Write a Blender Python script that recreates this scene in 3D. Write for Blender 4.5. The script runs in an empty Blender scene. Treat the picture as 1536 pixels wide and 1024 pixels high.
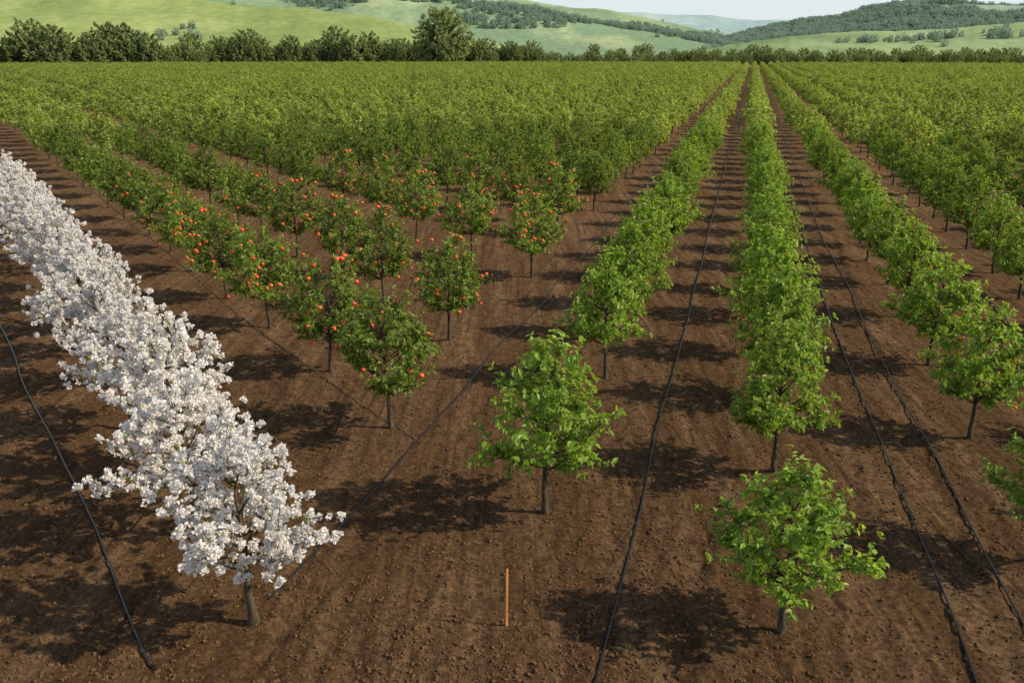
import bpy, math, numpy as np
from mathutils import Vector
R = math.radians
scene = bpy.context.scene
scene.view_settings.view_transform = 'Standard'
scene.view_settings.look = 'None'
scene.view_settings.exposure = 0

# ---------------------------------------------------------------- noise
def _h(ix, iy, seed):
    v = np.sin(ix*127.1 + iy*311.7 + seed*74.7)*43758.5453
    return v - np.floor(v)
def vnoise(x, y, seed=0):
    xi = np.floor(x); yi = np.floor(y)
    fx = x-xi; fy = y-yi
    fx = fx*fx*(3-2*fx); fy = fy*fy*(3-2*fy)
    a = _h(xi, yi, seed); b = _h(xi+1, yi, seed)
    c = _h(xi, yi+1, seed); d = _h(xi+1, yi+1, seed)
    return a+(b-a)*fx+(c-a)*fy+(a-b-c+d)*fx*fy

AZP = R(14.5); AZQ = R(-32.5)
cP, sP = math.cos(AZP), math.sin(AZP)
cQ, sQ = math.cos(AZQ), math.sin(AZQ)
def P(o, s):   # offset across rows, distance along rows -> x,y
    return (o*cP + s*sP, -o*sP + s*cP)

def gheight(x, y):
    x = np.asarray(x, float); y = np.asarray(y, float)
    d = np.hypot(x, y)
    fade = np.clip(1-(d-60)/90, 0, 1)
    fine = np.clip(1-(d-25)/40, 0, 1)
    z = .06*(vnoise(x/2.3, y/2.3, 1)-.5)
    z += .03*(vnoise(x/.62, y/.62, 2)-.5)
    z += fine*.028*(vnoise(x/.24, y/.24, 3)-.5)
    z += fine*.036*(vnoise(x/.11, y/.11, 4)-.5)
    o = x*cP - y*sP
    q = x*cQ - y*sQ
    w = 1/(1+np.exp(-(o+8.2)/.5))
    def ruts(c, per, ph):
        m = ((c-ph) % per) - per/2
        g = np.exp(-((np.abs(m)-.75)/.2)**2)
        return -.035*g + .018*np.exp(-((np.abs(m)-1.1)/.12)**2) + .009*np.sin(c*2*np.pi/.38)
    wob = .35*(vnoise(x/6, y/6, 9)-.5)+.15*(vnoise(x/1.7, y/1.7, 10)-.5)
    z += (w*ruts(o+wob, 4.15, -3.05) + (1-w)*ruts(q+wob, 5.1, -7.6))*(.4+.9*vnoise(x/3, y/3, 11))
    return z*fade

# ---------------------------------------------------------------- materials
def newmat(name):
    m = bpy.data.materials.new(name); m.use_nodes = True
    nt = m.node_tree; nt.nodes.clear()
    out = nt.nodes.new('ShaderNodeOutputMaterial')
    return m, nt, out
def N(nt, t, **kw):
    n = nt.nodes.new(t)
    for k, v in kw.items(): setattr(n, k, v)
    return n
def c4(c): return (c[0], c[1], c[2], 1)
def mixc(nt, fac, a, b, blend='MIX'):
    n = nt.nodes.new('ShaderNodeMix'); n.data_type = 'RGBA'; n.blend_type = blend
    for sock, v in ((n.inputs[0], fac), (n.inputs[6], a), (n.inputs[7], b)):
        if isinstance(v, bpy.types.NodeSocket): nt.links.new(v, sock)
        elif isinstance(v, (int, float)): sock.default_value = v
        else: sock.default_value = c4(v)
    return n.outputs[2]
def ramp(nt, src, p0, p1):
    n = nt.nodes.new('ShaderNodeMapRange')
    n.inputs[1].default_value = p0; n.inputs[2].default_value = p1
    nt.links.new(src, n.inputs[0]); return n.outputs[0]

def leaf_mat(name, dark, light, tip, trans=.35, rough=.45, tr_col=None, var=.18):
    m, nt, out = newmat(name)
    at = N(nt, 'ShaderNodeAttribute', attribute_name='lv')
    sep = N(nt, 'ShaderNodeSeparateColor'); nt.links.new(at.outputs['Color'], sep.inputs[0])
    oi = N(nt, 'ShaderNodeObjectInfo')
    c = mixc(nt, sep.outputs[0], dark, light)
    c = mixc(nt, sep.outputs[1], c, tip)
    r = N(nt, 'ShaderNodeMapRange'); r.inputs[3].default_value = 1-var; r.inputs[4].default_value = 1+var
    nt.links.new(oi.outputs['Random'], r.inputs[0])
    hsv = N(nt, 'ShaderNodeHueSaturation')
    nt.links.new(c, hsv.inputs['Color']); nt.links.new(r.outputs[0], hsv.inputs['Value'])
    p = N(nt, 'ShaderNodeBsdfPrincipled'); p.inputs['Roughness'].default_value = rough
    p.inputs['Specular IOR Level'].default_value = .35
    nt.links.new(hsv.outputs[0], p.inputs['Base Color'])
    t = N(nt, 'ShaderNodeBsdfTranslucent')
    tc = mixc(nt, 1.0, hsv.outputs[0], tr_col or (1.5, 1.3, .6), 'MULTIPLY')
    nt.links.new(tc, t.inputs['Color'])
    ms = N(nt, 'ShaderNodeMixShader'); ms.inputs[0].default_value = trans
    nt.links.new(p.outputs[0], ms.inputs[1]); nt.links.new(t.outputs[0], ms.inputs[2])
    nt.links.new(ms.outputs[0], out.inputs[0])
    return m
def simple_mat(name, c1, c2, scale=20, rough=.8, bump=.3, stretch=(1, 1, 1), spec=.3):
    m, nt, out = newmat(name)
    tc = N(nt, 'ShaderNodeTexCoord'); mp = N(nt, 'ShaderNodeMapping'); mp.inputs['Scale'].default_value = stretch
    nt.links.new(tc.outputs['Object'], mp.inputs[0])
    no = N(nt, 'ShaderNodeTexNoise'); no.inputs['Scale'].default_value = scale; no.inputs['Detail'].default_value = 5
    nt.links.new(mp.outputs[0], no.inputs[0])
    f = ramp(nt, no.outputs[0], .35, .65)
    p = N(nt, 'ShaderNodeBsdfPrincipled'); p.inputs['Roughness'].default_value = rough
    p.inputs['Specular IOR Level'].default_value = spec
    nt.links.new(mixc(nt, f, c1, c2), p.inputs['Base Color'])
    if bump:
        b = N(nt, 'ShaderNodeBump'); b.inputs['Strength'].default_value = bump; b.inputs['Distance'].default_value = .01
        nt.links.new(no.outputs[0], b.inputs['Height']); nt.links.new(b.outputs[0], p.inputs['Normal'])
    nt.links.new(p.outputs[0], out.inputs[0])
    return m

M_bark = simple_mat('bark', (.035, .025, .016), (.10, .075, .05), 18, .9, .8, (1, 1, .25))
M_bark2 = simple_mat('bark_olive', (.045, .031, .017), (.105, .078, .042), 18, .9, .8, (1, 1, .25))
M_leafR = leaf_mat('leaf_fresh', (.125, .23, .028), (.285, .43, .058), (.50, .58, .13), .45)
M_leafL = leaf_mat('leaf_orchard', (.11, .19, .028), (.25, .36, .055), (.48, .49, .12), .43)
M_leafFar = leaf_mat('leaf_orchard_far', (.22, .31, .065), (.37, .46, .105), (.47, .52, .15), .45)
M_petal = leaf_mat('blossom_petal', (.82, .78, .74), (.92, .90, .87), (.84, .74, .72), .4, .6, (1, .98, .95), .03)
M_wood = leaf_mat('leaf_woodland_haze_tint', (.22, .28, .11), (.33, .39, .16), (.38, .43, .18), .45, .8, (1.2, 1.15, .8), .15)  # treeline leaves, lightened in base colour to imitate distance haze
M_woodfar = leaf_mat('leaf_woodland_hazy', (.36, .46, .36), (.40, .51, .40), (.43, .53, .41), .45, .9, (1, 1, 1), .08)  # aerial haze painted into leaf colour: paler, bluer woodland copy
M_fruit = simple_mat('fruit_skin', (.82, .06, .022), (.88, .15, .04), 25, .35, 0, spec=.5)

def soil_mat():
    m, nt, out = newmat('soil')
    geo = N(nt, 'ShaderNodeNewGeometry')
    def noise(scale, det, rough=.6, stretch=None):
        n = N(nt, 'ShaderNodeTexNoise'); n.inputs['Scale'].default_value = scale
        n.inputs['Detail'].default_value = det; n.inputs['Roughness'].default_value = rough
        if stretch:
            mp = N(nt, 'ShaderNodeMapping'); mp.inputs['Rotation'].default_value = (0, 0, stretch[0]); mp.inputs['Scale'].default_value = stretch[1]
            nt.links.new(geo.outputs['Position'], mp.inputs[0]); nt.links.new(mp.outputs[0], n.inputs[0])
        else: nt.links.new(geo.outputs['Position'], n.inputs[0])
        return n.outputs[0]
    n1 = noise(.35, 4); n2 = noise(3.2, 8, .7); n3 = noise(11, 9, .8); n4 = noise(38, 5, .75)
    nst = noise(1.0, 4, .6, (AZP, (1.3, .09, 1)))
    nst2 = noise(1.0, 5, .65, (AZP, (5.5, .22, 1)))
    c = mixc(nt, ramp(nt, n1, .3, .7), (.120, .063, .029), (.162, .089, .042))
    c = mixc(nt, ramp(nt, nst, .44, .66), c, (.235, .138, .071))
    c = mixc(nt, ramp(nt, nst2, .50, .66), c, (.080, .043, .021))
    c = mixc(nt, ramp(nt, n2, .46, .70), c, (.072, .039, .019))
    g = ramp(nt, n3, .38, .62)
    c = mixc(nt, 1.0, c, mixc(nt, g, (.45, .44, .43), (1.5, 1.5, 1.5)), 'MULTIPLY')
    g4 = ramp(nt, n4, .60, .68)
    c = mixc(nt, g4, c, (.32, .20, .11))
    c = mixc(nt, ramp(nt, n4, .43, .36), c, (.040, .022, .011))
    sep = N(nt, 'ShaderNodeVectorMath', operation='LENGTH'); nt.links.new(geo.outputs['Position'], sep.inputs[0])
    far = ramp(nt, sep.outputs['Value'], 560, 640)
    mead = mixc(nt, ramp(nt, noise(.02, 5), .4, .6), (.24, .30, .12), (.29, .35, .14))
    c = mixc(nt, far, c, mead)
    p = N(nt, 'ShaderNodeBsdfPrincipled'); p.inputs['Roughness'].default_value = .95
    p.inputs['Specular IOR Level'].default_value = .05
    nt.links.new(c, p.inputs['Base Color'])
    b1 = N(nt, 'ShaderNodeBump'); b1.inputs['Strength'].default_value = 1; b1.inputs['Distance'].default_value = .07
    nt.links.new(n3, b1.inputs['Height'])
    b2 = N(nt, 'ShaderNodeBump'); b2.inputs['Strength'].default_value = 1; b2.inputs['Distance'].default_value = .03
    nt.links.new(n4, b2.inputs['Height']); nt.links.new(b1.outputs[0], b2.inputs['Normal'])
    nt.links.new(b2.outputs[0], p.inputs['Normal'])
    nt.links.new(p.outputs[0], out.inputs[0])
    return m
M_soil = soil_mat()

def hill_mat(name, m1, m2, wd, wscale, wlo, whi):
    m, nt, out = newmat(name)
    geo = N(nt, 'ShaderNodeNewGeometry')
    def noise(s, d, off=0):
        mp = N(nt, 'ShaderNodeMapping'); mp.inputs['Location'].default_value = (off, off, 0); mp.inputs['Scale'].default_value = (1, .5, 1)
        nt.links.new(geo.outputs['Position'], mp.inputs[0])
        n = N(nt, 'ShaderNodeTexNoise'); n.inputs['Scale'].default_value = s; n.inputs['Detail'].default_value = d
        n.inputs['Roughness'].default_value = .6
        nt.links.new(mp.outputs[0], n.inputs[0]); return n.outputs[0]
    c = mixc(nt, ramp(nt, noise(wscale*1.7, 5, 300), .4, .6), m1, m2)
    c = mixc(nt, ramp(nt, noise(wscale, 7), wlo, whi), c, wd)
    fine = noise(wscale*22, 4, 90)
    c = mixc(nt, 1.0, c, mixc(nt, ramp(nt, fine, .3, .7), (.80, .83, .80), (1.14, 1.14, 1.14)), 'MULTIPLY')
    p = N(nt, 'ShaderNodeBsdfPrincipled'); p.inputs['Roughness'].default_value = 1; p.inputs['Specular IOR Level'].default_value = 0
    nt.links.new(c, p.inputs['Base Color']); nt.links.new(p.outputs[0], out.inputs[0])
    return m

# ---------------------------------------------------------------- mesh helpers
def mesh_np(name, verts, faces_flat, sizes, mats, matidx=None, lv=None, smooth=None):
    me = bpy.data.meshes.new(name)
    verts = np.asarray(verts, np.float32)
    me.vertices.add(len(verts)); me.vertices.foreach_set('co', verts.ravel())
    me.loops.add(len(faces_flat)); me.loops.foreach_set('vertex_index', np.asarray(faces_flat, np.int32))
    sizes = np.asarray(sizes, np.int32)
    st = np.concatenate([[0], np.cumsum(sizes)[:-1]]).astype(np.int32)
    me.polygons.add(len(sizes)); me.polygons.foreach_set('loop_start', st)
    me.polygons.foreach_set('loop_total', sizes)
    for m in mats: me.materials.append(m)
    if matidx is not None: me.polygons.foreach_set('material_index', np.asarray(matidx, np.int32))
    if smooth is not None: me.polygons.foreach_set('use_smooth', np.asarray(smooth, bool))
    me.update(calc_edges=True)
    if lv is not None:
        a = me.attributes.new('lv', 'FLOAT_COLOR', 'POINT'); a.data.foreach_set('color', np.asarray(lv, np.float32).ravel())
    me.validate()
    return me

class Builder:
    def __init__(s): s.v = []; s.f = []; s.sz = []; s.mi = []; s.lv = []; s.sm = []; s.n = 0
    def add(s, v, faces, mi, lv=None, smooth=False):
        v = np.asarray(v, float); faces = np.asarray(faces, int)
        s.v.append(v); s.f.append((faces+s.n).ravel()); s.sz.append(np.full(len(faces), faces.shape[1]))
        s.mi.append(np.full(len(faces), mi)); s.sm.append(np.full(len(faces), smooth))
        s.lv.append(lv if lv is not None else np.tile([.5, 0, 0, 1], (len(v), 1))); s.n += len(v)
    def tube(s, pts, rad, sides=6, mi=0):
        pts = np.asarray(pts, float); n = len(pts)
        rad = np.broadcast_to(np.asarray(rad, float), (n,))
        tan = np.gradient(pts, axis=0); tan /= np.linalg.norm(tan, axis=1)[:, None]+1e-9
        ref = np.array([[1., 0, 0]]) if abs(tan[:, 2]).mean() > .75 else np.array([[0, 0, 1.]])
        u = np.cross(tan, np.repeat(ref, n, 0)); u /= np.linalg.norm(u, axis=1)[:, None]+1e-9
        w = np.cross(tan, u)
        a = np.arange(sides)/sides*2*np.pi
        ring = pts[:, None]+rad[:, None, None]*(np.cos(a)[None, :, None]*u[:, None]+np.sin(a)[None, :, None]*w[:, None])
        i, j = np.meshgrid(np.arange(n-1), np.arange(sides), indexing='ij')
        i = i.ravel(); j = j.ravel(); k = (j+1) % sides
        f = np.stack([i*sides+j, i*sides+k, (i+1)*sides+k, (i+1)*sides+j], 1)
        s.add(ring.reshape(-1, 3), f, mi, smooth=True)
    def leaves(s, base, d, nrm, L, W, lv, mi, fold=.3, droop=.18):
        d = d/(np.linalg.norm(d, axis=1)[:, None]+1e-9)
        side = np.cross(d, nrm); side /= np.linalg.norm(side, axis=1)[:, None]+1e-9
        nn = np.cross(side, d)
        L = L[:, None]; W = W[:, None]
        v = np.stack([base,
            base+d*L*.32+side*W+nn*W*fold, base+d*L*.68+side*W*.72+nn*(W*fold-.06*L),
            base+d*L-nn*L*droop,
            base+d*L*.68-side*W*.72+nn*(W*fold-.06*L), base+d*L*.32-side*W+nn*W*fold], 1)
        n = len(base); b = np.arange(n)[:, None]*6
        f = np.concatenate([b+np.array([[0, 1, 2, 3]]), b+np.array([[0, 3, 4, 5]])])
        s.add(v.reshape(-1, 3), f, mi, np.repeat(lv, 6, axis=0))
    def mesh(s, name, mats):
        return mesh_np(name, np.concatenate(s.v), np.concatenate(s.f), np.concatenate(s.sz), mats,
                       np.concatenate(s.mi), np.concatenate(s.lv), np.concatenate(s.sm))

def unit(v): return v/(np.linalg.norm(v, axis=-1, keepdims=True)+1e-9)

def fruit_geo(r, seg=8, rings=6):
    vs = []; fs = []
    for i in range(rings+1):
        t = math.pi*i/rings
        rr = r*math.sin(t)*(1.0+.06*math.cos(t)); z = r*.92*math.cos(t)
        if i == 0: z -= r*.22
        if i == rings: z += r*.12
        rr = max(rr, r*.02)
        for j in range(seg):
            a = 2*math.pi*j/seg; vs.append((rr*math.cos(a), rr*math.sin(a), z))
    for i in range(rings):
        for j in range(seg):
            k = (j+1) % seg; fs.append((i*seg+j, (i+1)*seg+j, (i+1)*seg+k, i*seg+k))
    return np.array(vs), np.array(fs)

def make_tree(name, seed, H=3.0, cb=.75, Rr=1.1, limbs=28, shoots=11, nl=15, leaf=.115, kind='leaf',
              mats=None, r0=.055, prof='egg', fruits=0, slen=(.18, .38), wr=.30, sides=7, tipx=.62, ragged=1.0, fr=.052):
    rng = np.random.default_rng(seed)
    B = Builder()
    def pr(t):
        if prof == 'egg':
            lo = .5+.5*min(1, t/.2)**.8
            hi = min(1, max(0, 1.02-t)/.68)**tipx
            return min(lo, hi)
        return math.sqrt(max(0, 1-(2*t-.85)**2/1.4))*.92+.08
    nz = 9; zz = np.linspace(-.06*H/3, H*.80, nz)
    wx = np.cumsum(rng.normal(0, .018*H/3, nz)); wy = np.cumsum(rng.normal(0, .018*H/3, nz)); wx -= wx[0]; wy -= wy[0]
    tr = np.stack([wx, wy, zz], 1)
    rad = r0*(1-.82*np.linspace(0, 1, nz)**.9); rad[0] *= 1.35; rad[1] *= 1.05
    B.tube(tr, rad, sides+1, 0)
    def trp(z): return np.array([np.interp(z, zz, wx), np.interp(z, zz, wy), z])
    lob = rng.uniform(0, 6.28, 3)
    bases = []; dirs = []; nrms = []; Ls = []; lvs = []; fpos = []; cl = []
    for i in range(limbs):
        t = (i+rng.uniform(.1, .9))/limbs
        ph = i*2.39996+rng.normal(0, .35)
        ze = cb+t*(H-cb)*.97
        f = 1+ragged*(.10*math.sin(2*ph+lob[0])+.08*math.sin(3*ph+lob[1]+t*4))
        re = Rr*pr(t)*f*rng.uniform(.62, .95)
        zs = min(max(cb*rng.uniform(.8, 1.02), ze-.55*re-rng.uniform(0, .15)*H), H*.78)
        p0 = trp(zs); p3 = np.array([re*math.cos(ph)+p0[0], re*math.sin(ph)+p0[1], ze])
        bow = rng.normal(0, .05*Rr, 3)
        tt = np.linspace(0, 1, 6)[:, None]
        pts = p0*(1-tt)+p3*tt; pts += (np.sin(tt*math.pi))*(np.array([[0, 0, -.06*re]])+bow)
        lr = r0*.42*(1-.35*t)
        B.tube(pts, np.linspace(lr, lr*.22, 6), max(4, sides-2), 0)
        ld = unit(p3-p0)
        bright = rng.uniform(-.3, .3)
        ns = max(4, int(shoots*(.45+.75*pr(t))))
        for k in range(ns):
            u = rng.uniform(.35, 1.0) if k > 1 else 1.0
            o = np.array([np.interp(u, tt[:, 0], pts[:, q]) for q in range(3)])
            out = unit(np.array([math.cos(ph), math.sin(ph), .25]))
            dr = unit(ld*.5+out*.3+unit(rng.normal(size=3))*.95+np.array([0, 0, .3]))
            if t < .25 and dr[2] < -.1: dr[2] *= -.3; dr = unit(dr)
            sl = rng.uniform(*slen)*(1.2 if k < 2 else 1)
            if t > .9: dr = unit(dr+np.array([0, 0, .9]))
            e = o+dr*sl
            if sl > .12*H/3: B.tube([o, o+dr*sl*.5+[0, 0, .01], e], np.array([lr*.25, lr*.18, lr*.08])+.001, 3, 0)
            pp = rng.uniform(.1, 1.02, nl); pp[:3] = 1
            pos = o+dr*sl*pp[:, None]
            if kind == 'blossom':
                pos = pos+rng.normal(0, .022, pos.shape)
                for c in pos:
                    m = 10
                    dd = unit(rng.normal(size=(m, 3))+np.array([0, 0, .25]))
                    bases.append(c+dd*.012); dirs.append(dd); nrms.append(unit(rng.normal(size=(m, 3))))
                    Ls.append(rng.uniform(.6, 1.15, m)*leaf)
                    v = np.clip(rng.uniform(.2, 1, m)+bright, 0, 1)
                    lvs.append(np.stack([v, (rng.random(m) < .12)*.8, v*0, v*0+1], 1))
                cl.append(o+dr*sl*rng.uniform(.2, .9, (2, 1))+rng.normal(0, .03, (2, 3)))
            else:
                per = unit(np.cross(dr, rng.normal(size=(nl, 3))))
                dd = unit(per*1.0+dr*rng.uniform(.2, .9, (nl, 1))+np.array([0, 0, -.15]))
                nn = unit(np.array([0, 0, 1.])+out*.35+rng.normal(0, .5, (nl, 3)))
                bases.append(pos); dirs.append(dd); nrms.append(nn)
                Ls.append(rng.uniform(.55, 1.15, nl)*leaf)
                v = np.clip(rng.uniform(0, 1, nl)+bright, 0, 1)
                lvs.append(np.stack([v, np.clip((pp-.75)*2.2, 0, 1)*rng.uniform(0, .8, nl), v*0, v*0+1], 1))
                if k < 4: fpos.append(e+dr*.02+np.array([0, 0, -.04]))
    b = np.concatenate(bases); L = np.concatenate(Ls)
    B.leaves(b, np.concatenate(dirs), np.concatenate(nrms), L, L*(wr if kind == 'leaf' else .46), np.concatenate(lvs), 1,
             fold=.35 if kind == 'leaf' else .5)
    if kind == 'blossom':
        c = np.concatenate(cl); n = len(c)
        Lg = rng.uniform(.04, .075, n)
        B.leaves(c, unit(rng.normal(size=(n, 3))), unit(rng.normal(size=(n, 3))+[0, 0, 1]), Lg, Lg*.3,
                 np.tile([.5, .3, 0, 1], (n, 1)), 2)
    if fruits:
        fv, ff = fruit_geo(fr)
        sel = rng.permutation(len(fpos))[:fruits]
        for q in sel:
            c = fpos[q]
            for _ in range(1 if rng.random() < .75 else 2):
                B.add(fv*rng.uniform(.75, 1.2)+c+rng.normal(0, .03, 3), ff, 2, smooth=True)
    return B.mesh(name, mats)

# ---------------------------------------------------------------- ground
def build_ground():
    ang = np.concatenate([np.radians(np.linspace(-52, 52, 700)), np.radians(np.linspace(56, 304, 50))])
    rr = np.concatenate([[1.0, 2.5, 4.5], np.geomspace(6.5, 60, 480), np.geomspace(61, 9000, 130)])
    A, D = np.meshgrid(ang, rr)
    x = D*np.sin(A); y = D*np.cos(A)
    z = gheight(x, y)
    na = len(ang); nr = len(rr)
    v = np.stack([x, y, z], 2).reshape(-1, 3)
    i, j = np.meshgrid(np.arange(nr-1), np.arange(na), indexing='ij'); i = i.ravel(); j = j.ravel(); k = (j+1) % na
    f = np.stack([i*na+j, (i+1)*na+j, (i+1)*na+k, i*na+k], 1)
    f = f[:, ::-1]
    fan = [[len(v), (jj+1) % na, jj] for jj in range(na)]
    v = np.concatenate([v, [[0, 0, 0]]])
    flat = np.concatenate([f.ravel(), np.array(fan)[:, ::-1].ravel()])
    sz = np.concatenate([np.full(len(f), 4), np.full(len(fan), 3)])
    me = mesh_np('ground', v, flat, sz, [M_soil], smooth=np.ones(len(sz)))
    ob = bpy.data.objects.new('ground', me); scene.collection.objects.link(ob)
    if me.polygons[len(f)//2].normal.z < 0: me.flip_normals()
build_ground()

# ---------------------------------------------------------------- trees
T_R = [make_tree('tree_fresh', 10+s, H=2.85, cb=1.0, Rr=1.08, mats=[M_bark, M_leafR], limbs=32, shoots=9, nl=15, leaf=.118, tipx=.78, slen=(.18, .46), ragged=1.5) for s in range(5)]
T_L = [make_tree('tree_orchard', 30+s, H=2.85, cb=1.05, Rr=1.10, mats=[M_bark, M_leafL], limbs=30, shoots=11, nl=15, leaf=.105, tipx=.5, slen=(.18, .44)) for s in range(3)]
T_F = [make_tree('tree_fruiting', 50+s, H=2.8, cb=1.05, Rr=1.10, mats=[M_bark, M_leafL, M_fruit], limbs=30, shoots=11, nl=15, leaf=.105, tipx=.5, slen=(.18, .44), fruits=n) for s, n in enumerate((14, 24, 34))]
T_RF = [make_tree('tree_few_fruit', 60+s, H=2.85, cb=1.0, Rr=1.10, mats=[M_bark, M_leafR, M_fruit], limbs=30, shoots=10, nl=15, fruits=10, leaf=.118, tipx=.6, slen=(.18, .44), fr=.04) for s in range(2)]
T_W = [make_tree('tree_blossom', 70+s, H=2.85, cb=1.22, Rr=1.10, mats=[M_bark2, M_petal, M_leafR], limbs=28, shoots=9, nl=6, leaf=.058, kind='blossom', r0=.07, slen=(.2, .46), tipx=.7, ragged=1.9) for s in range(4)]
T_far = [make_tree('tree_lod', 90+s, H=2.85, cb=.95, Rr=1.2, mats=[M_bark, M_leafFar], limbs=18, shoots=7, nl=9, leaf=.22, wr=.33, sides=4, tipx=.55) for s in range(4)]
T_wood = [make_tree('tree_wood', 110+s, H=h, cb=h*.06, Rr=h*.50, mats=[M_bark, M_wood], limbs=70, shoots=11, nl=12, leaf=h*.040, wr=.45,
                    r0=h*.02, prof='round', slen=(h*.03, h*.07), sides=5) for s, h in enumerate((14, 12, 15))]
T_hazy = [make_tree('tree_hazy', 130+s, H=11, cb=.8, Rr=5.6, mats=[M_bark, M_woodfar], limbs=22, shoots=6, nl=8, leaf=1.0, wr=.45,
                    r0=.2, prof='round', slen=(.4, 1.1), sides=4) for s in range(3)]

rng = np.random.default_rng(5)
def place(name, me, x, y, sc=1.0, rot=None, sz=None, tilt=.02):
    ob = bpy.data.objects.new(name, me); scene.collection.objects.link(ob)
    ob.location = (x, y, float(gheight(x, y)))
    ob.rotation_euler = (rng.normal(0, tilt), rng.normal(0, tilt), rng.uniform(0, 6.28) if rot is None else rot)
    ob.scale = (sc, sc, sc if sz is None else sz)
    return ob

def pick(l): return l[rng.integers(len(l))]
far_pts = []
NEAR = 75
def visible(x, y, m=9):
    # keep only the part of the orchard the photograph could see (generous margin to the sides)
    d = math.hypot(x, y); a = math.degrees(math.atan2(x, y))
    return y > 4 and abs(a) < 33+math.degrees(math.atan2(m, d)) and d < 560

# blossoming row
aw = R(-32.6)
for k in range(14):
    s = k*2.85+(0 if k == 0 else rng.normal(0, .12))
    sc = 1.06 if k == 0 else rng.uniform(1.0, 1.14)
    place('blossoming_apple_tree', T_W[k % 4], -3.80+s*math.sin(aw)+rng.normal(0, .12)*(k > 0), 11.15+s*math.cos(aw), sc, sz=1.02 if k == 0 else sc*rng.uniform(.92, 1.06), tilt=.012)

def prow(o, ss, meshes, name, jit=.12):
    for q, (s, sc) in enumerate(ss):
        x, y = P(o+rng.normal(0, jit), s)
        if not visible(x, y): continue
        if math.hypot(x, y) < NEAR:
            place(name, pick(meshes), x, y, sc*rng.uniform(.90, 1.07), sz=sc*rng.uniform(.88, 1.1), tilt=.008 if s < 25 else .02)
        else: far_pts.append((x, y, sc*rng.uniform(.88, 1.12)))
def seq(s0, step, end=560, sc=1.0):
    out = []; s = s0
    while s < end: out.append((s, sc)); s += step*rng.uniform(.88, 1.12)
    return out
x, y = P(-3.05, 14.2); place('apple_tree', T_R[0], x, y, 1.12, .4, 1.12, .004)
x, y = P(1.05, 11.6); place('apple_tree', T_R[2], x, y, 1.0, 2.0, .88, .004)
x, y = P(1.05, 17.0); place('apple_tree', T_R[3], x, y, 1.03, 1.0, 1.03, .004)
x, y = P(5.25, 14.6); place('apple_tree', T_R[1], x, y, .95, 1.0, .95, .004)
prow(-3.05, seq(21.4, 3.7, sc=1.04), T_R, 'apple_tree', .13)
prow(1.05, seq(21.0, 3.5, sc=1.04), T_R, 'apple_tree', .13)
prow(5.25, [(19.7, .95), (24.6, 1.0), (29.4, 1.0)]+seq(33.6, 4.0), T_RF+T_R[:1], 'apple_tree')
for k in range(1, 95):
    o = 5.25+4.25*k
    prow(o, seq(12+rng.uniform(0, 2), 4.0 if k < 3 else 3.8, sc=1.04), T_R+T_L[:1], 'apple_tree', .15)
o0 = -7.6
prow(o0, seq(47, 3.1, sc=1.05), T_L, 'apple_tree', .2)
starts = [(-2.78, 18.4), (-1.64, 24.6), (.53, 32.4), (2.2, 40.6)]
s = 47.5
while s < 900:
    st = P(o0-(2.3 if s > 50 else 1.0), s); starts.append(st); s += 6.3
for r_i, (sx, sy) in enumerate(starts):
    k = 0; d = 0.0
    while d < 700:
        x = sx+d*sQ+rng.normal(0, .15); y = sy+d*cQ+rng.normal(0, .15)
        if visible(x, y) and math.hypot(x, y) < 560:
            if math.hypot(x, y) < NEAR:
                fr = (r_i == 0 and k < 7) or (r_i == 1 and k < 6) or (r_i == 2 and k < 5) or (r_i == 3 and k < 3)
                if fr:
                    m = T_F[0] if (k == 0 and r_i == 0) or k > 4 else pick(T_F)
                    place('fruiting_apple_tree', m, x, y, rng.uniform(1.02, 1.12))
                else: place('apple_tree', pick(T_L), x, y, rng.uniform(1.02, 1.16))
            else: far_pts.append((x, y, rng.uniform(.98, 1.18)))
        d += 4.4*rng.uniform(.95, 1.05) if r_i < 3 else 3.7*rng.uniform(.93, 1.07); k += 1

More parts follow.
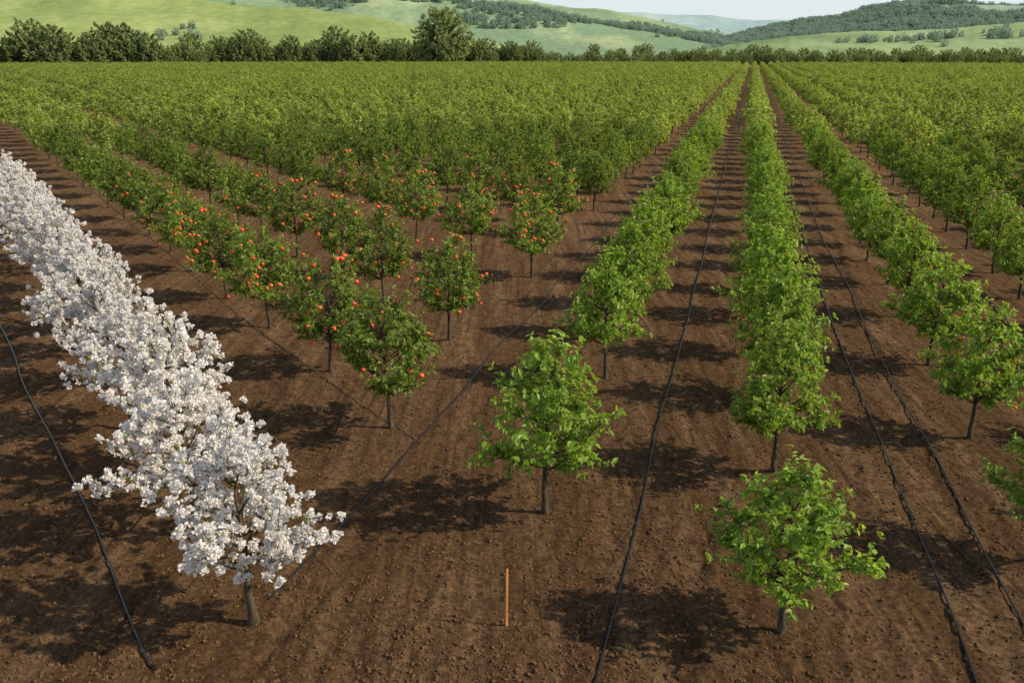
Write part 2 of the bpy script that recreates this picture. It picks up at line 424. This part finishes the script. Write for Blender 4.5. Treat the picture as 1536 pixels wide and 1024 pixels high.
# ---------------------------------------------------------------- instancer
def instancer(name, templates, pts, rots, scls):
    col = bpy.data.collections.new(name+'_parts')
    for i, me in enumerate(templates):
        o = bpy.data.objects.new(name+'_part', me); col.objects.link(o)
    me = bpy.data.meshes.new(name); n = len(pts)
    me.vertices.add(n); me.vertices.foreach_set('co', np.asarray(pts, np.float32).ravel())
    a = me.attributes.new('rot', 'FLOAT_VECTOR', 'POINT'); a.data.foreach_set('vector', np.asarray(rots, np.float32).ravel())
    a = me.attributes.new('scl', 'FLOAT_VECTOR', 'POINT'); a.data.foreach_set('vector', np.asarray(scls, np.float32).ravel())
    a = me.attributes.new('idx', 'INT', 'POINT'); a.data.foreach_set('value', rng.integers(0, len(templates), n).astype(np.int32))
    ob = bpy.data.objects.new(name, me); scene.collection.objects.link(ob)
    ng = bpy.data.node_groups.new(name, 'GeometryNodeTree')
    ng.interface.new_socket('Geometry', in_out='INPUT', socket_type='NodeSocketGeometry')
    ng.interface.new_socket('Geometry', in_out='OUTPUT', socket_type='NodeSocketGeometry')
    gi = ng.nodes.new('NodeGroupInput'); go = ng.nodes.new('NodeGroupOutput')
    iop = ng.nodes.new('GeometryNodeInstanceOnPoints')
    ci = ng.nodes.new('GeometryNodeCollectionInfo')
    ci.inputs['Collection'].default_value = col
    ci.inputs['Separate Children'].default_value = True; ci.inputs['Reset Children'].default_value = True
    def attr(nm, dt):
        q = ng.nodes.new('GeometryNodeInputNamedAttribute'); q.data_type = dt; q.inputs['Name'].default_value = nm
        return [s for s in q.outputs if s.enabled and s.name == 'Attribute'][0]
    L = ng.links.new
    L(gi.outputs[0], iop.inputs['Points']); L(ci.outputs[0], iop.inputs['Instance'])
    iop.inputs['Pick Instance'].default_value = True
    L(attr('idx', 'INT'), iop.inputs['Instance Index'])
    e2r = ng.nodes.new('FunctionNodeEulerToRotation')
    L(attr('rot', 'FLOAT_VECTOR'), e2r.inputs[0]); L(e2r.outputs[0], iop.inputs['Rotation'])
    L(attr('scl', 'FLOAT_VECTOR'), iop.inputs['Scale'])
    L(iop.outputs[0], go.inputs[0])
    md = ob.modifiers.new('instances', 'NODES'); md.node_group = ng
    return ob
def inst_trees(name, temps, p):
    p = np.asarray(p, float); n = len(p)
    rots = np.stack([rng.normal(0, .02, n), rng.normal(0, .02, n), rng.uniform(0, 6.28, n)], 1)
    sc = np.stack([p[:, 3], p[:, 3], p[:, 3]*rng.uniform(.9, 1.1, n)], 1)
    return instancer(name, temps, p[:, :3], rots, sc)
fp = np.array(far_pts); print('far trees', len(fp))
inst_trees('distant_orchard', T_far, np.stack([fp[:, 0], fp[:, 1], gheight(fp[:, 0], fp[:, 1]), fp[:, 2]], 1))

import bmesh
def clod(seed, flat=.6):
    r = np.random.default_rng(seed)
    bm = bmesh.new(); bmesh.ops.create_icosphere(bm, subdivisions=2, radius=1)
    for v in bm.verts:
        c = v.co.copy(); f = 1+.28*math.sin(c.x*3.1+seed)+.22*math.sin(c.y*4.3+seed*2)+r.uniform(-.13, .13)
        v.co = Vector((c.x*f, c.y*f*.85, c.z*f*flat))
    me = bpy.data.meshes.new('clod'); bm.to_mesh(me); bm.free(); return me
M_clod = simple_mat('soil_clod', (.070, .038, .018), (.19, .108, .054), 2.5, 1, .3, spec=.05)
cls = [clod(i) for i in range(4)]
for c in cls: c.materials.append(M_clod)
n = 120000
a = rng.uniform(R(-42), R(42), n); d = 7+rng.random(n)**1.5*32
x = d*np.sin(a); y = d*np.cos(a)
keep = vnoise(x/1.3, y/1.3, 21)+rng.uniform(-.4, .4, n) > .35
x = x[keep]; y = y[keep]; n = len(x)
sz = .007+.030*rng.random(n)**4
instancer('soil_clods', cls, np.stack([x, y, gheight(x, y)+sz*.2], 1), rng.uniform(0, 6.28, (n, 3))*[.1, .1, 1], np.stack([sz]*3, 1)*rng.uniform(.7, 1.3, (n, 3)))

# ---------------------------------------------------------------- irrigation hoses
def hose_mat(name, col, rough):
    m, nt, out = newmat(name)
    p = N(nt, 'ShaderNodeBsdfPrincipled'); p.inputs['Roughness'].default_value = rough
    p.inputs['Specular IOR Level'].default_value = .6
    no = N(nt, 'ShaderNodeTexNoise'); no.inputs['Scale'].default_value = 3; no.inputs['Detail'].default_value = 4
    geo = N(nt, 'ShaderNodeNewGeometry'); nt.links.new(geo.outputs['Position'], no.inputs[0])
    nt.links.new(mixc(nt, ramp(nt, no.outputs[0], .6, 1.0), col, (.05, .04, .034)), p.inputs['Base Color'])
    nt.links.new(p.outputs[0], out.inputs[0]); return m
M_hose = hose_mat('black_polythene', (.010, .010, .012), .22)
M_hose2 = hose_mat('dusty_polythene', (.10, .07, .05), .6)
def hose(ctrl, rad=.016, mat=None, seed=0, wig=.09, lift=.003):
    c = np.array(ctrl, float)
    seg = np.concatenate([[0], np.cumsum(np.hypot(*np.diff(c, axis=0).T))])
    L = seg[-1]; s = []; t = 0
    while t < L:
        s.append(t); t += .15 if t < 70 else 1.2
    s = np.array(s+[L])
    x = np.interp(s, seg, c[:, 0]); y = np.interp(s, seg, c[:, 1])
    for _ in range(30):
        x[1:-1] = (x[:-2]+x[1:-1]*2+x[2:])/4; y[1:-1] = (y[:-2]+y[1:-1]*2+y[2:])/4
    tx = np.gradient(x); ty = np.gradient(y); l = np.hypot(tx, ty)
    w = wig*2*(vnoise(s/4.3, s*0+seed, 5)-.5)+wig*.25*(vnoise(s/1.9, s*0+seed, 6)-.5)
    x = x-ty/l*w; y = y+tx/l*w
    z = gheight(x, y)
    for q in (-.07, -.035, .035, .07):
        z = np.maximum(z, gheight(x+ty/l*q, y-tx/l*q))
    kk = np.hanning(27); kk /= kk.sum()
    zs = np.convolve(np.pad(z, 13, 'edge'), kk, 'valid')
    z = zs+.006+rad*.9+lift*np.clip(s/8, 0, 5)
    B = Builder(); B.tube(np.stack([x, y, z], 1), rad, 10, 0)
    me = B.mesh('irrigation_hose', [mat or M_hose])
    ob = bpy.data.objects.new('irrigation_hose', me); scene.collection.objects.link(ob)
hose([(-4.92, 10.14), (-6.42, 12.3), (-7.83, 14.45), (-10.05, 17.7), (-15.75, 26.1), (-26, 43)], seed=1)
hose([P(-6.42, s) for s in (10.4, 14, 18)]+[P(-6.25, 30), P(-6.15, 46), P(-6.0, 160)], seed=2, wig=.12)
hose([P(-1.45, 6), P(-1.4, 20), P(-1.35, 60), P(-1.3, 200)], seed=3, wig=.07)
hose([P(3.75, 6), P(3.6, 12), P(3.2, 19.5), P(3.0, 29), P(2.9, 43), P(2.9, 200)], seed=4)
hose([P(4.6, 6), P(4.5, 12), P(4.15, 22), P(3.75, 43), P(3.6, 200)], seed=5, wig=.06)
hose([P(8.5, 15), P(8.4, 28), P(8.2, 37), P(8.2, 120)], seed=6)
hose([(-2.0, 17.4), (-4.55, 21.2), (-9.13, 27.9), (-18.2, 42.6), (-30, 61)], .011, M_hose2, 7)

# ---------------------------------------------------------------- wooden stake
M_stake = simple_mat('stake_wood', (.46, .18, .06), (.64, .31, .12), 30, .7, .4, (1, 1, .1))
bm = bmesh.new()
w, h, hh = .018, .011, .95
prof_ = [(-w, -h), (w, -h), (w, h), (-w, h)]
lv_ = []
for z, s in ((-.12, 1), (0, 1), (hh*.5, .98), (hh-.02, .96), (hh, .72)):
    lv_.append([bm.verts.new((px*s+.012*z, py*s, z)) for px, py in prof_])
for a_, b_ in zip(lv_[:-1], lv_[1:]):
    for i in range(4): bm.faces.new((a_[i], a_[(i+1) % 4], b_[(i+1) % 4], b_[i]))
bm.faces.new(lv_[-1]); bm.faces.new(lv_[0][::-1])
bmesh.ops.bevel(bm, geom=[e for e in bm.edges], offset=.002, segments=1, affect='EDGES')
me = bpy.data.meshes.new('wooden_stake'); bm.to_mesh(me); bm.free(); me.materials.append(M_stake)
ob = bpy.data.objects.new('wooden_stake', me); scene.collection.objects.link(ob)
ob.location = (-.08, 11.08, float(gheight(-.08, 11.08))); ob.rotation_euler = (0, 0, .3)

# ---------------------------------------------------------------- hills
def hill(name, ctrl, r0, r1, mat, seed, namp=.12, nsc=160, power=1.2):
    ca = np.array([c[0] for c in ctrl]); ce = np.array([c[1] for c in ctrl])
    az = np.linspace(ca[0], ca[-1], 260); q = np.linspace(0, 1.6, 70); rr = r0+(r1-r0)*q
    ce2 = np.interp(az, ca, ce)
    k = np.ones(13)/13; ce2 = np.convolve(np.pad(ce2, 6, 'edge'), k, 'valid')
    ce2 += .06*(vnoise(az*1.4, az*0, seed+5)-.5)+.03*(vnoise(az*5, az*0, seed+6)-.5)
    ca, ce = az, ce2
    def zf(az_deg, r):
        e = np.interp(az_deg, ca, ce)
        zr = 8+r1*np.tan(np.radians(e)); zr = np.maximum(zr, 1e-3)
        q = np.clip((r-r0)/(r1-r0), 0, 1.6)
        p = np.where(q <= 1, np.sin(np.clip(q, 0, 1)*np.pi/2)**power, np.clip(np.cos(np.clip(q-1, 0, .6)/.6*np.pi/2), 0, 1)**.8)
        x = r*np.sin(np.radians(az_deg)); y = r*np.cos(np.radians(az_deg))
        nz = (vnoise(x/nsc, y/nsc, seed)-.5)+.5*(vnoise(x/nsc*2.3, y/nsc*2.3, seed+1)-.5)
        w = np.clip(q, 0, 1)*(1-np.clip(q-.75, 0, .25)*3.2)
        return zr*p+np.abs(zr)*namp*2*nz*w - 1.5
    A, D = np.meshgrid(az, rr)
    z = zf(A, D)
    v = np.stack([D*np.sin(np.radians(A)), D*np.cos(np.radians(A)), z], 2).reshape(-1, 3)
    na = len(az); i, j = np.meshgrid(np.arange(len(rr)-1), np.arange(na-1), indexing='ij'); i = i.ravel(); j = j.ravel()
    f = np.stack([i*na+j, i*na+j+1, (i+1)*na+j+1, (i+1)*na+j], 1)
    me = mesh_np(name, v, f.ravel(), np.full(len(f), 4), [mat], smooth=np.ones(len(f)))
    ob = bpy.data.objects.new(name, me); scene.collection.objects.link(ob)
    return zf
M_h1 = hill_mat('meadow_near_haze_tint', (.29, .345, .12), (.35, .395, .16), (.21, .27, .095), .007, .44, .58)  # meadow green paled, haze is part of the colour
M_h2 = hill_mat('hill_mid_haze_tint', (.31, .375, .20), (.36, .41, .23), (.20, .28, .17), .0055, .40, .50)  # haze painted in: paler grass and woods than their own green
M_h3 = hill_mat('hill_far_haze_tint', (.36, .46, .44), (.39, .48, .46), (.30, .40, .40), .0014, .45, .6)  # strongest painted haze, bluish base colours for the farthest ridge
M_r1 = hill_mat('meadow_right_haze_tint', (.28, .35, .165), (.33, .40, .20), (.19, .26, .12), .006, .48, .58)  # right-hand meadow, aerial haze baked into its greens
M_r2 = hill_mat('hill_wooded_haze_tint', (.27, .35, .25), (.30, .38, .27), (.20, .28, .21), .006, .45, .6)  # wooded ridge colours, greyed and lightened to stand in for haze
z1 = hill('hill', [(-60, 3.4), (-50, 3.4), (-37, 3.2), (-28.5, 3.0), (-23.6, 3.0), (-18.3, 2.8), (-12.7, 2.5), (-8.4, 2.0), (-4.8, 1.35), (-1.1, .6), (1.3, .1), (4, -.5)], 640, 1150, M_h1, 3, .15, 130)
z2 = hill('hill', [(-60, 4.3), (-28.5, 4.3), (-18.3, 4.2), (-11, 3.8), (-2.8, 3.3), (1.3, 3.0), (4.1, 2.6), (7.7, 2.05), (9.7, 1.8), (13.2, 1.0), (17, .3), (21, -.3)], 1150, 2200, M_h2, 13, .28, 260)
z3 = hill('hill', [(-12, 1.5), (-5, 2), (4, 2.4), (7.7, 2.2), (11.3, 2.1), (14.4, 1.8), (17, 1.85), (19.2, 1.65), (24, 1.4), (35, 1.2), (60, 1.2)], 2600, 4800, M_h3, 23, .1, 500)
z4 = hill('hill', [(9.5, -.4), (10.5, .1), (13.2, .55), (17, 1.0), (20.6, 1.2), (24, 1.25), (28.5, 1.6), (33.4, 1.9), (60, 2.5)], 680, 1150, M_r1, 33, .1, 120)
z5 = hill('hill', [(11, .1), (12, .4), (13.9, .95), (17, 1.45), (19, 1.6), (20.1, 1.95), (21.7, 2.35), (23.4, 2.5), (25.1, 2.5), (26.7, 2.3), (29, 2.25), (33, 2.4), (60, 3)], 1200, 1900, M_r2, 43, .2, 180)

hp = []
def scatter(zf, n, azr, rr, thr, nsc, seed, smin=.8, smax=1.3):
    az = rng.uniform(*azr, n); r = rng.uniform(*rr, n)
    x = r*np.sin(np.radians(az)); y = r*np.cos(np.radians(az))
    k = vnoise(x/nsc, y/nsc, seed)+.3*vnoise(x/nsc*3, y/nsc*3, seed+1) > thr
    z = zf(az, r)
    for q in np.where(k)[0]: hp.append((x[q], y[q], z[q]-1, rng.uniform(smin, smax)))
scatter(z5, 7500, (11.5, 36), (1350, 1930), .55, 150, 3, .7, 1.2)
scatter(z4, 1100, (13, 36), (720, 1150), .96, 70, 8, .4, .8)
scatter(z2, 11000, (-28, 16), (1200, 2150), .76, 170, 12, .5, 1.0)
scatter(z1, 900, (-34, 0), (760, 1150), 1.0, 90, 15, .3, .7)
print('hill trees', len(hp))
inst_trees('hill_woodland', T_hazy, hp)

tp = []
def line(az0, az1, d0, d1, step, s0, s1, depth=12):
    a = az0
    while a < az1:
        d = d0+(d1-d0)*(a-az0)/(az1-az0)
        dd = d+rng.uniform(-depth, depth)
        tp.append((dd*math.sin(R(a)), dd*math.cos(R(a)), -.5, rng.uniform(s0, s1)))
        a += step/d*57.3*rng.uniform(.6, 1.4)
line(-40, -20, 572, 572, 5, .8, 1.25, 8)
line(-27.3, -20.5, 572, 576, 12, 1.55, 1.95, 6)
line(-22, 2, 576, 620, 4, .8, 1.2, 12)
line(-19, -7, 590, 590, 12, 1.2, 1.6, 8)
line(0, 38, 640, 690, 3.5, .5, .72, 14)
line(5, 38, 690, 720, 9, .7, .95, 10)
inst_trees('distant_treeline', T_wood, tp)
me_big = make_tree('big_tree', 201, H=34, cb=2, Rr=19, mats=[M_bark, M_wood], limbs=150, shoots=16, nl=14, leaf=.95, wr=.42, r0=.6, prof='round', slen=(1.0, 2.6), sides=6, ragged=.5)
o = bpy.data.objects.new('oak_tree', me_big); scene.collection.objects.link(o)
o.location = (570*math.sin(R(-4.2)), 570*math.cos(R(-4.2)), -.5)

# ---------------------------------------------------------------- light, sky, camera
el = R(38); az = R(98)
w = bpy.data.worlds.new('World'); scene.world = w; w.use_nodes = True
nt = w.node_tree; nt.nodes.clear()
sky = nt.nodes.new('ShaderNodeTexSky'); sky.sky_type = 'NISHITA'; sky.sun_disc = False
sky.sun_elevation = el; sky.sun_rotation = az; sky.air_density = 1.0; sky.dust_density = 1.0; sky.ozone_density = 1
# summer haze: pale band that fades out above the horizon
tc = nt.nodes.new('ShaderNodeTexCoord'); sx = nt.nodes.new('ShaderNodeSeparateXYZ'); nt.links.new(tc.outputs['Generated'], sx.inputs[0])
ab = nt.nodes.new('ShaderNodeMath'); ab.operation = 'ABSOLUTE'; nt.links.new(sx.outputs[2], ab.inputs[0])
iv = nt.nodes.new('ShaderNodeMath'); iv.operation = 'SUBTRACT'; iv.inputs[0].default_value = 1; nt.links.new(ab.outputs[0], iv.inputs[1])
pw = nt.nodes.new('ShaderNodeMath'); pw.operation = 'POWER'; pw.inputs[1].default_value = 2.0; nt.links.new(iv.outputs[0], pw.inputs[0])
mu = nt.nodes.new('ShaderNodeMath'); mu.operation = 'MULTIPLY'; mu.inputs[1].default_value = .92; nt.links.new(pw.outputs[0], mu.inputs[0])
col = mixc(nt, mu.outputs[0], sky.outputs[0], (5.1, 5.7, 6.0))
bg = nt.nodes.new('ShaderNodeBackground'); bg.inputs[1].default_value = .15
wo = nt.nodes.new('ShaderNodeOutputWorld')
nt.links.new(col, bg.inputs[0]); nt.links.new(bg.outputs[0], wo.inputs[0])
sd = bpy.data.lights.new('sun', 'SUN'); sd.energy = 5.0; sd.angle = R(.7); sd.color = (1, .90, .70)
so = bpy.data.objects.new('sun', sd); scene.collection.objects.link(so)
ds = Vector((math.sin(az)*math.cos(el), math.cos(az)*math.cos(el), math.sin(el)))
so.rotation_euler = ds.to_track_quat('Z', 'Y').to_euler(); so.location = ds*100
cd = bpy.data.cameras.new('camera'); cam = bpy.data.objects.new('camera', cd); scene.collection.objects.link(cam)
cam.location = (0, 0, 8); cam.rotation_euler = (R(72), 0, 0)
cd.sensor_width = 36; cd.lens = 36*1330/1536; cd.clip_end = 20000; cd.clip_start = .1
scene.camera = cam
